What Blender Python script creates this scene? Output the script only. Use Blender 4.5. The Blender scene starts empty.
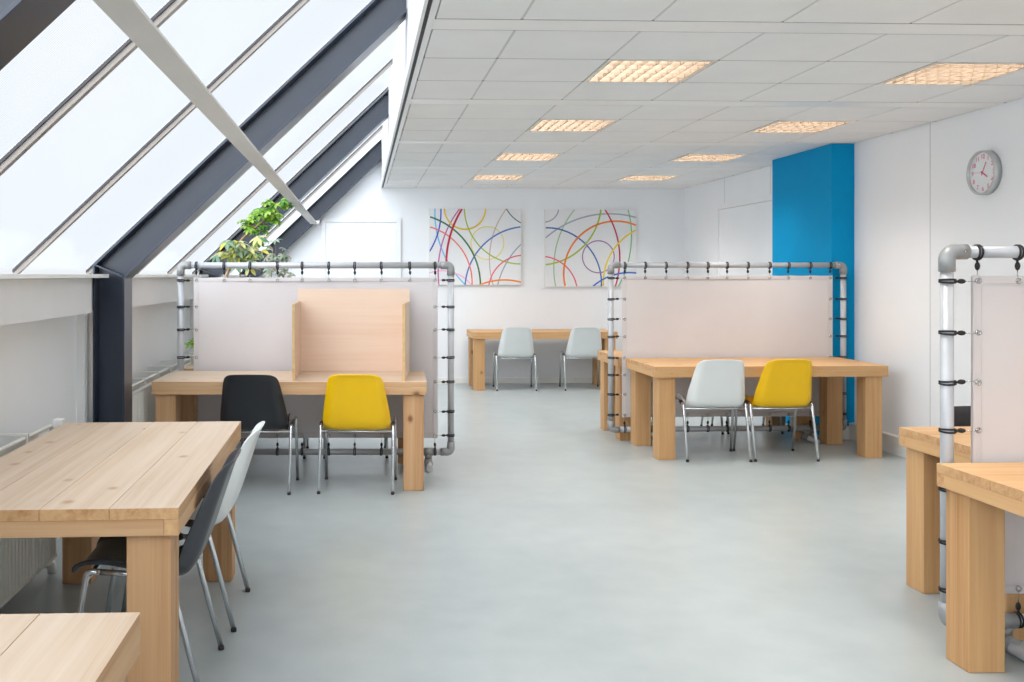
import bpy, bmesh, math, random
from mathutils import Vector, Matrix
random.seed(7)
SC = bpy.context.scene
COL = SC.collection
R = math.radians
PI = math.pi

# ------------------------------------------------------------------ materials
def lin(r, g, b):
    def f(c):
        c /= 255.0
        return c / 12.92 if c <= 0.04045 else ((c + 0.055) / 1.055) ** 2.4
    return (f(r), f(g), f(b), 1.0)

class NT:
    def __init__(s, name):
        s.m = bpy.data.materials.new(name)
        s.m.use_nodes = True
        s.t = s.m.node_tree
        s.b = s.t.nodes['Principled BSDF']
        s.out = s.t.nodes['Material Output']
    def n(s, typ, **kw):
        nd = s.t.nodes.new(typ)
        for k, v in kw.items():
            setattr(nd, k, v)
        return nd
    def l(s, a, b):
        s.t.links.new(a, b)
    def math(s, op, a, b=None, c=None):
        nd = s.n('ShaderNodeMath', operation=op)
        for i, x in enumerate((a, b, c)):
            if x is None: continue
            if isinstance(x, (int, float)): nd.inputs[i].default_value = x
            else: s.l(x, nd.inputs[i])
        return nd.outputs[0]
    def mix(s, fac, a, b, blend='MIX'):
        nd = s.n('ShaderNodeMix', data_type='RGBA', blend_type=blend)
        for i, x in ((0, fac), (6, a), (7, b)):
            if isinstance(x, (int, float, tuple)): nd.inputs[i].default_value = x
            else: s.l(x, nd.inputs[i])
        return nd.outputs[2]
    def ramp(s, fac, stops):
        nd = s.n('ShaderNodeValToRGB')
        e = nd.color_ramp.elements
        e[0].position, e[0].color = stops[0]
        e[1].position, e[1].color = stops[-1]
        for p, c in stops[1:-1]:
            x = e.new(p); x.color = c
        s.l(fac, nd.inputs[0])
        return nd.outputs[0]
    def noise(s, vec, scale, detail=3, rough=0.5, dist=0.0):
        nd = s.n('ShaderNodeTexNoise')
        nd.inputs['Scale'].default_value = scale
        nd.inputs['Detail'].default_value = detail
        nd.inputs['Roughness'].default_value = rough
        nd.inputs['Distortion'].default_value = dist
        if vec is not None: s.l(vec, nd.inputs['Vector'])
        return nd.outputs[0]
    def bump(s, h, strength, dist=0.01):
        nd = s.n('ShaderNodeBump')
        nd.inputs['Strength'].default_value = strength
        nd.inputs['Distance'].default_value = dist
        s.l(h, nd.inputs['Height'])
        s.l(nd.outputs[0], s.b.inputs['Normal'])

def plain(name, rgb, rough=0.5, metal=0.0, var=0.04, scale=6.0, bump=0.0, spec=0.5, coat=0.0):
    t = NT(name)
    c = lin(*rgb)
    obj = t.n('ShaderNodeTexCoord').outputs['Object']
    nz = t.noise(obj, scale, 4)
    dark = tuple(x * (1 - var) for x in c[:3]) + (1,)
    lite = tuple(min(1, x * (1 + var)) for x in c[:3]) + (1,)
    t.l(t.ramp(nz, [(0.3, dark), (0.7, lite)]), t.b.inputs['Base Color'])
    t.b.inputs['Roughness'].default_value = rough
    t.b.inputs['Metallic'].default_value = metal
    t.b.inputs['Specular IOR Level'].default_value = spec
    t.b.inputs['Coat Weight'].default_value = coat
    if bump: t.bump(t.noise(obj, scale * 30, 3), bump, 0.002)
    return t.m

def wood(name, axis, light, dark, knot=True, end=False, knotcol=(128, 86, 56)):
    """spruce: streaks run along one object axis, each board its own random tint"""
    t = NT(name)
    oc = t.n('ShaderNodeTexCoord').outputs['Object']
    isl = t.n('ShaderNodeNewGeometry').outputs['Random Per Island']
    orn = t.n('ShaderNodeObjectInfo').outputs['Random']
    off = t.n('ShaderNodeCombineXYZ')
    t.l(t.math('MULTIPLY', isl, 23.0), off.inputs[0])
    t.l(t.math('MULTIPLY', orn, 31.0), off.inputs[1])
    t.l(t.math('MULTIPLY', isl, 11.0), off.inputs[2])
    add = t.n('ShaderNodeVectorMath', operation='ADD')
    t.l(oc, add.inputs[0]); t.l(off.outputs[0], add.inputs[1])
    v = add.outputs[0]
    def scaled(a, c):
        sv = [c, c, c]; sv[axis] = a
        m = t.n('ShaderNodeVectorMath', operation='MULTIPLY')
        t.l(v, m.inputs[0]); m.inputs[1].default_value = sv
        return m.outputs[0]
    broad = t.noise(scaled(0.35, 7.0) if not end else scaled(1, 9), 1.6, 4, 0.55, 0.7)
    rings = t.noise(scaled(0.5, 26.0) if not end else scaled(1, 30), 1.5, 3, 0.6, 0.4)
    fine = t.noise(scaled(3.0, 160.0), 1.0, 2, 0.6)
    L, D = lin(*light), lin(*dark)
    f = t.math('ADD', t.math('MULTIPLY', broad, 0.5), t.math('ADD', t.math('MULTIPLY', rings, 0.38), t.math('MULTIPLY', fine, 0.12)))
    col = t.ramp(f, [(0.36, L), (0.52, tuple(a * .62 + b * .38 for a, b in zip(L, D))), (0.68, D)])
    tint = t.ramp(isl, [(0.0, (0.90, 0.86, 0.82, 1)), (0.5, (1, 1, 1, 1)), (1.0, (1.0, 0.95, 0.88, 1))])
    col = t.mix(1.0, col, tint, 'MULTIPLY')
    if knot:
        vo = t.n('ShaderNodeTexVoronoi'); vo.inputs['Scale'].default_value = 5.6
        warp = t.n('ShaderNodeVectorMath', operation='ADD')
        nzv = t.n('ShaderNodeTexNoise'); nzv.inputs['Scale'].default_value = 30
        sc2 = t.n('ShaderNodeVectorMath', operation='SCALE'); sc2.inputs['Scale'].default_value = 0.012
        t.l(v, nzv.inputs['Vector']); t.l(nzv.outputs['Color'], sc2.inputs[0])
        sv = [1.0, 1.0, 1.0]; sv[axis] = 0.7
        mm = t.n('ShaderNodeVectorMath', operation='MULTIPLY'); t.l(v, mm.inputs[0]); mm.inputs[1].default_value = sv
        t.l(mm.outputs[0], warp.inputs[0]); t.l(sc2.outputs[0], warp.inputs[1])
        t.l(warp.outputs[0], vo.inputs['Vector'])
        k = t.ramp(vo.outputs['Distance'], [(0.04, (1, 1, 1, 1)), (0.075, (.75, .75, .75, 1)), (0.11, (.25, .25, .25, 1)), (0.17, (0, 0, 0, 1))])
        col = t.mix(k, col, lin(*knotcol))
    t.l(col, t.b.inputs['Base Color'])
    t.b.inputs['Roughness'].default_value = 0.55
    t.b.inputs['Specular IOR Level'].default_value = 0.3
    t.bump(f, 0.12, 0.004)
    return t.m

M = {}
M['wood_x'] = wood('spruce boards', 0, (209, 191, 172), (188, 161, 134), knotcol=(172, 138, 108))  # paler than the rails: skylight whitening of the tops put into the colour
M['wood_y'] = wood('spruce rail', 1, (206, 171, 133), (174, 129, 88))
M['wood_rx'] = wood('spruce rail lengthwise', 0, (206, 171, 133), (174, 129, 88))
M['wood_z'] = wood('spruce post', 2, (199, 160, 120), (158, 112, 72))  # darker than the boards: shade below the tabletops put into the colour
M['wood_end'] = wood('spruce end grain', 0, (208, 170, 126), (166, 116, 70), knot=False, end=True)
M['amber_x'] = wood('amber spruce boards', 0, (206, 168, 124), (182, 138, 92), knotcol=(150, 104, 66))  # oranger wood, with warm lamp tint and weaker light also put into its colour
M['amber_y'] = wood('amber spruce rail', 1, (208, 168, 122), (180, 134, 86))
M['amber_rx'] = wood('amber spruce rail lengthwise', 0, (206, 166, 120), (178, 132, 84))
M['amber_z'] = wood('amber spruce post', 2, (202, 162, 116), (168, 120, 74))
M['ply'] = wood('birch plywood', 0, (224, 203, 185), (214, 186, 164), knot=False)
M['ply_edge'] = plain('plywood edge', (205, 168, 112), 0.6, var=0.12, scale=40)
M['white_wall'] = plain('white wall paint', (234, 236, 239), 0.75, var=0.012, scale=2)
M['seam'] = plain('wall panel seam', (196, 198, 201), 0.8)
M['sill'] = plain('white sill', (232, 231, 228), 0.4)
M['panel_cream'] = plain('cream parapet board', (216, 215, 214), 0.6, var=0.02)
M['low_wall'] = plain('pale low wall paint', (233, 233, 233), 0.7, var=0.012, scale=2)
M['ceil_tile'] = plain('mineral ceiling tile', (238, 238, 238), 0.9, var=0.02, scale=3, bump=0.05)
M['ceil_band'] = plain('white metal ceiling strip', (240, 239, 237), 0.32, var=0.01)
M['ceil_grid'] = plain('ceiling grid bar', (206, 205, 203), 0.6)
M['ceil_bar'] = plain('ceiling cross bar', (128, 127, 126), 0.7)
M['black_gap'] = plain('black shadow gap profile', (28, 27, 29), 0.6)
M['white_lacquer'] = plain('white lacquered metal', (232, 233, 235), 0.35, var=0.02)
M['beam_paint'] = plain('off white painted beam', (214, 211, 206), 0.5, var=0.02)
M['steel_dark'] = plain('anthracite painted steel', (40, 48, 62), 0.30, var=0.06)
M['bar'] = plain('taupe glazing bar', (146, 138, 131), 0.5)
M['gasket'] = plain('dark gasket', (60, 58, 62), 0.6)
M['blue'] = plain('blue painted pillar', (0, 143, 196), 0.7, var=0.02, spec=.12)
M['tube'] = plain('galvanised tube', (182, 184, 188), 0.42, metal=0.25, var=0.05, scale=14)
M['fitting'] = plain('galvanised elbow fitting', (150, 152, 153), 0.45, metal=0.3, var=0.10, scale=25)
M['chrome'] = plain('chromed tube', (224, 226, 230), 0.27, metal=1.0, var=0.02)
M['rubber'] = plain('dark rubber', (38, 36, 36), 0.7)
M['clip'] = plain('dark brown plastic clip', (58, 48, 44), 0.4)
M['cord'] = plain('black elastic cord', (22, 22, 25), 0.6)
M['eyelet'] = plain('nickel eyelet', (188, 186, 184), 0.25, metal=1.0)
M['shell_white'] = plain('white plastic shell', (222, 225, 224), 0.36, var=0.01)
M['shell_yellow'] = plain('yellow plastic shell', (240, 190, 0), 0.36, var=0.02)
M['shell_black'] = plain('black plastic shell', (33, 34, 38), 0.36, var=0.04)
M['shell_grey'] = plain('charcoal plastic shell', (56, 58, 64), 0.30, var=0.04)
M['radiator'] = plain('white radiator enamel', (216, 214, 206), 0.35, var=0.02)
M['canvas'] = plain('white canvas', (226, 227, 229), 0.8, var=0.01, scale=30)
M['canvas_edge'] = plain('canvas edge', (214, 208, 190), 0.8)
M['clock_rim'] = plain('silver clock rim', (190, 193, 193), 0.35, metal=0.5)
M['clock_face'] = plain('white clock face', (235, 238, 240), 0.5, var=0.005)
M['clock_pink'] = plain('pink clock numerals', (238, 92, 140), 0.5)
M['clock_red'] = plain('rose clock hands', (214, 70, 110), 0.5)
M['black_plastic'] = plain('black plastic', (30, 30, 32), 0.45)
M['terracotta'] = plain('terracotta pot', (168, 104, 74), 0.8, var=0.08)
M['white_pot'] = plain('white glazed pot', (232, 232, 230), 0.25)
M['soil'] = plain('potting soil', (52, 40, 32), 0.95, var=0.3, scale=60)
M['stem'] = plain('brown plant stem', (150, 118, 78), 0.7, var=0.12, scale=40)
M['louver'] = plain('satin louvre blade', (94, 81, 67), 0.5, var=0.02)
M['lamp_house'] = plain('white luminaire housing', (236, 228, 214), 0.45)

def leaf_mat(name, cols):
    t = NT(name)
    isl = t.n('ShaderNodeNewGeometry').outputs['Random Per Island']
    st = [(i / (len(cols) - 1), lin(*c)) for i, c in enumerate(cols)]
    t.l(t.ramp(isl, st), t.b.inputs['Base Color'])
    t.b.inputs['Roughness'].default_value = 0.4
    tr = t.n('ShaderNodeBsdfTranslucent')
    t.l(t.ramp(isl, st), tr.inputs['Color'])
    mx = t.n('ShaderNodeMixShader'); mx.inputs[0].default_value = 0.4
    t.l(t.b.outputs[0], mx.inputs[1]); t.l(tr.outputs[0], mx.inputs[2]); t.l(mx.outputs[0], t.out.inputs[0])
    return t.m
M['leaf'] = leaf_mat('green leaves', [(58, 120, 40), (98, 156, 52), (150, 196, 70), (190, 212, 96), (80, 140, 50)])
M['leaf_var'] = leaf_mat('variegated leaves', [(86, 126, 100), (136, 166, 136), (226, 210, 70), (214, 220, 190), (108, 146, 114)])
M['leaf_grey'] = leaf_mat('grey green leaves', [(128, 156, 134), (156, 178, 156), (182, 194, 168), (172, 146, 128), (138, 168, 142)])

def floor_mat():
    t = NT('grey green poured floor')
    oc = t.n('ShaderNodeTexCoord').outputs['Object']
    a = t.noise(oc, 0.8, 3, 0.5); b = t.noise(oc, 5.0, 3, 0.5)
    f = t.math('ADD', t.math('MULTIPLY', a, 0.6), t.math('MULTIPLY', b, 0.4))
    t.l(t.ramp(f, [(0.34, lin(152, 160, 161)), (0.66, lin(168, 175, 175))]), t.b.inputs['Base Color'])
    t.b.inputs['Roughness'].default_value = 0.31
    t.b.inputs['Specular IOR Level'].default_value = 0.5
    return t.m
M['floor'] = floor_mat()

def glazing_mat():
    """opal ribbed sheet: part clear, part scattering"""
    t = NT('opal ribbed glazing sheet')
    oc = t.n('ShaderNodeTexCoord').outputs['Object']
    w = t.n('ShaderNodeTexWave', bands_direction='Y'); w.inputs['Scale'].default_value = 22
    t.l(oc, w.inputs['Vector'])
    c = t.ramp(w.outputs['Fac'], [(0.0, (.93, .95, .97, 1)), (1.0, (1, 1, 1, 1))])
    tr = t.n('ShaderNodeBsdfTransparent'); t.l(c, tr.inputs[0])
    tl = t.n('ShaderNodeBsdfTranslucent'); tl.inputs[0].default_value = (.9, .93, .96, 1)
    gl = t.n('ShaderNodeBsdfGlossy'); gl.inputs['Roughness'].default_value = .15
    m1 = t.n('ShaderNodeMixShader'); m1.inputs[0].default_value = 0.04
    m2 = t.n('ShaderNodeMixShader'); m2.inputs[0].default_value = 0.04
    t.l(tr.outputs[0], m1.inputs[1]); t.l(tl.outputs[0], m1.inputs[2])
    t.l(m1.outputs[0], m2.inputs[1]); t.l(gl.outputs[0], m2.inputs[2])
    t.l(m2.outputs[0], t.out.inputs[0])
    return t.m
M['glazing'] = glazing_mat()

def clear_mat():
    t = NT('clear glass')
    tr = t.n('ShaderNodeBsdfTransparent')
    gl = t.n('ShaderNodeBsdfGlossy'); gl.inputs['Roughness'].default_value = .03
    mx = t.n('ShaderNodeMixShader')
    mx.inputs[0].default_value = .05; t.l(tr.outputs[0], mx.inputs[1]); t.l(gl.outputs[0], mx.inputs[2]); t.l(mx.outputs[0], t.out.inputs[0])
    return t.m
M['clear'] = clear_mat()

def fabric_mat():
    t = NT('white screen cloth')
    oc = t.n('ShaderNodeTexCoord').outputs['Object']
    c = t.ramp(t.noise(oc, 2.0, 3), [(0.3, lin(222, 217, 217)), (0.7, lin(229, 224, 224))])
    t.l(c, t.b.inputs['Base Color'])
    t.b.inputs['Roughness'].default_value = 0.7
    tl = t.n('ShaderNodeBsdfTranslucent'); t.l(c, tl.inputs[0])
    mx = t.n('ShaderNodeMixShader'); mx.inputs[0].default_value = 0.28
    t.l(t.b.outputs[0], mx.inputs[1]); t.l(tl.outputs[0], mx.inputs[2]); t.l(mx.outputs[0], t.out.inputs[0])
    w = t.n('ShaderNodeTexWave', bands_direction='X'); w.inputs['Scale'].default_value = 30
    t.l(oc, w.inputs['Vector'])
    t.bump(w.outputs['Fac'], 0.05, 0.002)
    return t.m
M['fabric'] = fabric_mat()

def emit(name, rgb, s):
    t = NT(name)
    e = t.n('ShaderNodeEmission'); e.inputs[0].default_value = lin(*rgb); e.inputs[1].default_value = s
    t.l(e.outputs[0], t.out.inputs[0])
    return t.m
LAMP = 2.0
LAMP_W = 42.0
M['tube_lamp'] = emit('fluorescent tube', (255, 222, 178), LAMP)

# ------------------------------------------------------------------ mesh helpers
def new():
    return bmesh.new()

def box(bm, x0, x1, y0, y1, z0, z1, mi=0):
    vs = [bm.verts.new((x, y, z)) for x in (x0, x1) for y in (y0, y1) for z in (z0, z1)]
    fs = []
    for q in ((0, 1, 3, 2), (4, 6, 7, 5), (0, 4, 5, 1), (2, 3, 7, 6), (0, 2, 6, 4), (1, 5, 7, 3)):
        f = bm.faces.new([vs[i] for i in q]); f.material_index = mi; fs.append(f)
    return fs     # -X, +X, -Y, +Y, -Z, +Z

def prism(bm, poly, y0, y1, mi=0):
    """polygon in XZ extruded along Y"""
    a = [bm.verts.new((p[0], y0, p[1])) for p in poly]
    b = [bm.verts.new((p[0], y1, p[1])) for p in poly]
    n = len(poly)
    fs = [bm.faces.new(a), bm.faces.new(b[::-1])]
    for i in range(n):
        fs.append(bm.faces.new((a[i], b[i], b[(i + 1) % n], a[(i + 1) % n])))
    for f in fs: f.material_index = mi
    return fs

def fillet(pts, r, n=5):
    pts = [Vector(p) for p in pts]
    out = [pts[0]]
    for i in range(1, len(pts) - 1):
        p, a, b = pts[i], pts[i - 1], pts[i + 1]
        da, db = (a - p), (b - p)
        rr = min(r, da.length * .45, db.length * .45)
        s, e = p + da.normalized() * rr, p + db.normalized() * rr
        for k in range(n + 1):
            u = k / n
            out.append(s * (1 - u) ** 2 + p * 2 * u * (1 - u) + e * u * u)
    out.append(pts[-1])
    return out

def tube(bm, pts, r, seg=12, mi=0, caps=True, closed=False):
    pts = [Vector(p) for p in pts]
    n = len(pts)
    rs = r if isinstance(r, (list, tuple)) else [r] * n
    rings = []
    t0 = (pts[1] - pts[0]).normalized()
    up = Vector((0, 0, 1)) if abs(t0.z) < .9 else Vector((1, 0, 0))
    u = t0.cross(up).normalized()
    for i, p in enumerate(pts):
        if closed: t = (pts[(i + 1) % n] - pts[i - 1]).normalized()
        elif i == 0: t = t0
        elif i == n - 1: t = (pts[-1] - pts[-2]).normalized()
        else: t = ((pts[i + 1] - p).normalized() + (p - pts[i - 1]).normalized()).normalized()
        u = (u - t * u.dot(t)).normalized()
        v = t.cross(u)
        rings.append([bm.verts.new(p + (u * math.cos(2 * PI * k / seg) + v * math.sin(2 * PI * k / seg)) * rs[i]) for k in range(seg)])
    m = n if closed else n - 1
    for i in range(m):
        A, B = rings[i], rings[(i + 1) % n]
        for k in range(seg):
            f = bm.faces.new((A[k], A[(k + 1) % seg], B[(k + 1) % seg], B[k])); f.smooth = True; f.material_index = mi
    if caps and not closed:
        f = bm.faces.new(rings[0][::-1]); f.material_index = mi
        f = bm.faces.new(rings[-1]); f.material_index = mi

def ring(c, axis, r, n=14):
    c = Vector(c); axis = Vector(axis).normalized()
    up = Vector((0, 0, 1)) if abs(axis.z) < .9 else Vector((1, 0, 0))
    u = axis.cross(up).normalized(); v = axis.cross(u)
    return [c + (u * math.cos(2 * PI * k / n) + v * math.sin(2 * PI * k / n)) * r for k in range(n)]

def lathe(bm, prof, c=(0, 0, 0), seg=24, mi=0):
    c = Vector(c); rings = []
    for r, z in prof:
        rings.append([bm.verts.new(c + Vector((max(r, 1e-4) * math.cos(2 * PI * k / seg), max(r, 1e-4) * math.sin(2 * PI * k / seg), z))) for k in range(seg)])
    for A, B in zip(rings, rings[1:]):
        for k in range(seg):
            f = bm.faces.new((A[k], A[(k + 1) % seg], B[(k + 1) % seg], B[k])); f.smooth = True; f.material_index = mi
    bm.faces.new(rings[0][::-1]).material_index = mi
    bm.faces.new(rings[-1]).material_index = mi

def ball(bm, c, r, mi=0):
    d = bmesh.ops.create_uvsphere(bm, u_segments=10, v_segments=6, radius=r, matrix=Matrix.Translation(c))
    for v in d['verts']:
        for f in v.link_faces: f.smooth = True; f.material_index = mi

def obj(name, bm, mats, parent=None, bevel=0, normals=True):
    if normals: bmesh.ops.recalc_face_normals(bm, faces=bm.faces)
    me = bpy.data.meshes.new(name); bm.to_mesh(me); bm.free()
    if not isinstance(mats, (list, tuple)): mats = [mats]
    for k in mats: me.materials.append(M[k] if isinstance(k, str) else k)
    o = bpy.data.objects.new(name, me); COL.objects.link(o)
    if parent: o.parent = parent
    if bevel:
        b = o.modifiers.new('bevel', 'BEVEL'); b.width = bevel; b.segments = 2; b.limit_method = 'ANGLE'; b.harden_normals = False
    return o

def tag(o, label=None, cat=None, group=None, kind=None):
    if label: o['label'] = label
    if cat: o['category'] = cat
    if group: o['group'] = group
    if kind: o['kind'] = kind
    return o

def thing(name, label, cat, loc=(0, 0, 0), rz=0.0, group=None):
    o = bpy.data.objects.new(name, None); COL.objects.link(o)
    o.empty_display_size = 0.1
    o.location = loc; o.rotation_euler = (0, 0, rz)
    return tag(o, label, cat, group)

def struct(name, bm, mats, label=None, cat=None, parent=None, bevel=0):
    o = obj(name, bm, mats, parent, bevel)
    if parent is None: tag(o, label, cat, kind='structure')
    return o

def dup(root, loc, rz, label, group=None):
    def cp(o, parent):
        c = o.copy(); COL.objects.link(c)
        if parent: c.parent = parent
        for ch in o.children: cp(ch, c)
        return c
    r = cp(root, None)
    r.location = loc; r.rotation_euler = (0, 0, rz)
    r['label'] = label
    if group: r['group'] = group
    return r

# ------------------------------------------------------------------ the room
XW, YB, YR, ZC = 4.46, 13.07, -4.0, 2.67          # right wall, back wall, rear wall, ceiling
XS = 0.291                                         # light-shaft wall
SL = 0.956; CA = math.cos(math.atan(SL))           # roof slope
def under(x): return 1.46 + SL * (x + 1.426)       # underside of the rafters
def glassz(x): return under(x) + 0.225 / CA

bm = new(); box(bm, -1.9, XW + .2, YR - .2, YB + .2, -.12, 0)
struct('floor', bm, 'floor', 'grey green poured floor of the whole workroom', 'floor')

bm = new(); prism(bm, [(-1.9, 0), (XW + .15, 0), (XW + .15, 3.1), (XS + .02, 3.1), (XS + .02, glassz(XS + .02)), (-1.74, glassz(-1.74)), (-1.74, 1.46), (-1.9, 1.46)], YB, YB + .15)
struct('wall_back', bm, ['white_wall'], 'white wall at the far end of the room', 'wall')

bm = new(); box(bm, XW, XW + .15, YR, YB, 0, 3.0)
for y, z0, z1 in ((7.35, .16, ZC), (4.7, .16, ZC), (1.95, .16, ZC), (11.60, 2.36, ZC), (10.28, 2.36, ZC)):
    box(bm, XW - .0015, XW + .01, y - .004, y + .004, z0, z1, 1)
struct('wall_right', bm, ['white_wall', 'seam'], 'white panelled wall on the right with clock', 'wall')

# rear wall behind the viewpoint, with openings for two added windows
bm = new()
box(bm, -1.9, XW + .15, YR - .15, YR, 0, .55); prism(bm, [(-.69, 2.55), (XW + .15, 2.55), (XW + .15, 3.1), (XS + .02, 3.1), (XS + .02, glassz(XS + .02))], YR - .15, YR)
for a, b in ((1.45, 1.65), (4.3, XW + .15)): box(bm, a, b, YR - .15, YR, .55, 2.55)
prism(bm, [(-1.9, .55), (-.69, .55), (-.69, 2.55), (-1.74, glassz(-1.74)), (-1.9, 1.46)], YR - .15, YR)
struct('wall_rear', bm, 'white_wall', 'white wall behind the viewpoint', 'wall')

# left wall: low wall, projecting parapet board, sill
bm = new(); box(bm, -1.9, -1.69, YR, YB, 0, 1.463)
struct('wall_left', bm, 'low_wall', 'low cream wall under the slanted glazing', 'wall')
FR = [-1.46, 2.29, 5.97, 9.78, 12.95]              # portal frames along the room
bm = new()
for a, b in zip([YR] + [y + .105 for y in FR], [y - .36 for y in FR] + [YB]):
    if b - a > .3: box(bm, -1.6895, -1.55, a, b, 1.262, 1.4625)
struct('trim_1', bm, 'panel_cream', 'projecting cream board above the low left wall', 'trim')
bm = new()
for a, b in zip([YR] + FR, FR + [YB]):
    if b - a > .3: box(bm, -1.9, -1.515, a + (.02 if a > YR else 0), b - .11 if b < YB else b, 1.464, 1.486)
struct('trim_2', bm, 'sill', 'thin white window sill along the left glazing', 'window sill', bevel=.002)
bm = new()
for y in FR: box(bm, -1.69, -1.645, y - .17, y - .11, 0, 1.26)
struct('trim_3', bm, 'panel_cream', 'narrow cream posts beside the steel columns', 'trim')

# portal frames: I-section column running up into a rafter
def ipoly(d0, d1, dz=0, xt=XS - .004):
    f = lambda d: [(-1.426 - d, 0), (-1.426 - d, 1.46 + .428 * d + dz), (xt, under(xt) + d / CA + dz)]
    a, b = f(d0), f(d1)
    return a + b[::-1]
def frame(i, y, lift=0.0):
    bm = new()
    for d0, d1, hw in ((0, .012, .10), (.012, .178, .005), (.178, .19, .10)):
        prism(bm, ipoly(d0, d1, lift), y - hw, y + hw)
    # stiffeners at the knee
    p = lambda d: (-1.426 - d, 1.46 + .428 * d + lift)
    a, b = p(.012), p(.178)
    prism(bm, [a, (a[0], a[1] + .012), (b[0], b[1] + .012), b], y - .095, y + .095)
    tag(obj('steel_frame', bm, 'steel_dark', bevel=.0015), label=FRAME_LABEL[i], cat='steel frame', kind='structure')
FRAME_LABEL = ['anthracite steel column and rafter behind the viewpoint',
               'dark steel rafter crossing the top left corner',
               'large dark steel column and rafter beside the near long table',
               'dark steel rafter behind the tall leafy plant',
               'dark steel rafter at the far end wall']
for i, y in enumerate(FR): frame(i, y, -.05 if i == 4 else 0)

# glazing: opal sheets between taupe bars
GB = [3.53 + 1.258 * k for k in range(-5, 8)]
edges = [YR] + GB + [YB]
nw = 1
xa, xb = -1.70, XS - .002
for i, (a, b) in enumerate(zip(edges, edges[1:])):
    w = bpy.data.objects.new('window_%d' % nw, None); COL.objects.link(w); nw += 1
    tag(w, 'slanted opal roof window pane with its glazing bar', 'window', kind='structure')
    bm = new()
    prism(bm, [(xa, glassz(xa)), (xb, glassz(xb)), (xb, glassz(xb) + .016), (xa, glassz(xa) + .016)], a + .004, b - .004)
    obj('pane', bm, 'glazing', w)
    if b < YB:
        bm = new()
        q = lambda h: [(xa, glassz(xa) - h), (xb, glassz(xb) - h)]
        prism(bm, q(.045) + q(.002)[::-1], b - .016, b + .016)
        obj('glazing_bar', bm, 'bar', w, bevel=.002)
        bm = new()
        prism(bm, q(.016) + q(.001)[::-1], b - .024, b - .0162)
        prism(bm, q(.016) + q(.001)[::-1], b + .0162, b + .024)
        obj('gasket', bm, 'gasket', w)
# unseen rear windows, added to let daylight in from behind the viewpoint
for a, b in ((-.69, 1.45), (1.65, 4.3)):
    w = bpy.data.objects.new('window_%d' % nw, None); COL.objects.link(w); nw += 1
    tag(w, 'clear window behind the viewpoint', 'window', kind='structure')
    bm = new()
    for x0, x1, z0, z1 in ((a, a + .06, .55, 2.55), (b - .06, b, .55, 2.55), (a + .06, b - .06, .55, .61), (a + .06, b - .06, 2.49, 2.55), ((a + b) / 2 - .03, (a + b) / 2 + .03, .61, 2.49)):
        box(bm, x0, x1, YR - .10, YR - .04, z0, z1)
    obj('window_frame', bm, 'sill', w)
    bm = new(); box(bm, a + .05, b - .05, YR - .075, YR - .068, .6, 2.50); obj('pane', bm, 'clear', w)

# light shaft wall and ceiling edge
bm = new()
prism(bm, [(XS, ZC + .05), (XS + .02, ZC + .05), (XS + .02, glassz(XS)), (XS, glassz(XS))], YR, YB)
prism(bm, [(XS - .012, ZC - .002), (XS + .004, ZC - .002), (XS + .004, ZC + .06), (XS - .012, ZC + .06)], YR, YB)
struct('trim_4', bm, 'white_lacquer', 'white upstand between the glazing and the ceiling', 'trim')
bm = new(); box(bm, XS + .0045, .315, YR, YB, ZC + .002, ZC + .02)
struct('trim_5', bm, 'black_gap', 'black shadow gap along the ceiling edge', 'trim')
bm = new(); box(bm, .315, .345, YR, YB, ZC - .004, ZC + .03)
struct('trim_6', bm, 'white_lacquer', 'white edge profile of the suspended ceiling', 'trim')
bm = new(); box(bm, XS + .02, XW + .15, YR, YB, 3.0, 3.1)
struct('roof', bm, 'white_wall', 'flat roof slab above the suspended ceiling', 'roof')

# suspended ceiling of tiles with plain strips between every three rows
TW = .6155
LX = [(.752 + TW, .752 + 2 * TW), (.752 + 4 * TW, .752 + 5 * TW)]
xs = [.345] + [.752 + TW * k for k in range(0, 7)] + [XW]
bm = new()
lum_spots = []
P0, PER, BW = 4.447, 2.023, .193
k = -5
while True:
    b0 = P0 + PER * k
    if b0 > YB: break
    lo, hi = max(b0, YR), min(b0 + BW, YB)
    if hi > lo: box(bm, .345, XW, lo + .007, hi - .007, ZC - .001, ZC + .02, 1)
    t = (PER - BW) / 3
    for j in range(3):
        lo, hi = b0 + BW + t * j, b0 + BW + t * (j + 1)
        if lo > YB - .03 or hi < YR: continue
        lo, hi = max(lo, YR), min(hi, YB)
        for x0, x1 in zip(xs, xs[1:]):
            if x1 - x0 < .03: continue
            if j == 1 and any(abs(x0 - a) < .02 for a, _ in LX):
                lum_spots.append((x0, x1, lo, hi)); continue
            box(bm, x0 + .007, x1 - .007, lo + .007, hi - .007, ZC, ZC + .018, 0)
    # grid bars seen in the joints
    for x in xs[1:-1]: box(bm, x - .011, x + .011, max(b0 + BW, YR), min(b0 + PER, YB), ZC + .003, ZC + .024, 2) if b0 + PER > YR else None
    for j in range(4):
        y = b0 + BW + t * j
        if YR < y < YB: box(bm, .345, XW, y - .009, y + .009, ZC + .0015, ZC + .026, 3)
    k += 1
struct('ceiling', bm, ['ceil_tile', 'ceil_band', 'ceil_grid', 'ceil_bar'], 'white suspended tile ceiling', 'ceiling')

# off-white flat beam under the rafters
bm = new(); box(bm, -.668, -.569, YR, 12.5, 2.165, 2.178)
box(bm, -.655, -.53, 12.5, 12.56, 2.150, 2.19)
tag(obj('roof_beam', bm, 'beam_paint', bevel=.003), 'off white flat beam running under the dark rafters', 'beam', kind='structure')

# blue boxed pillar
bm = new(); box(bm, 4.25, XW - .001, 8.50, 9.75, 0, ZC - .003)
tag(obj('pillar', bm, 'blue', bevel=.002), 'bright blue boxed pillar against the right wall', 'pillar', kind='structure')

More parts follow.
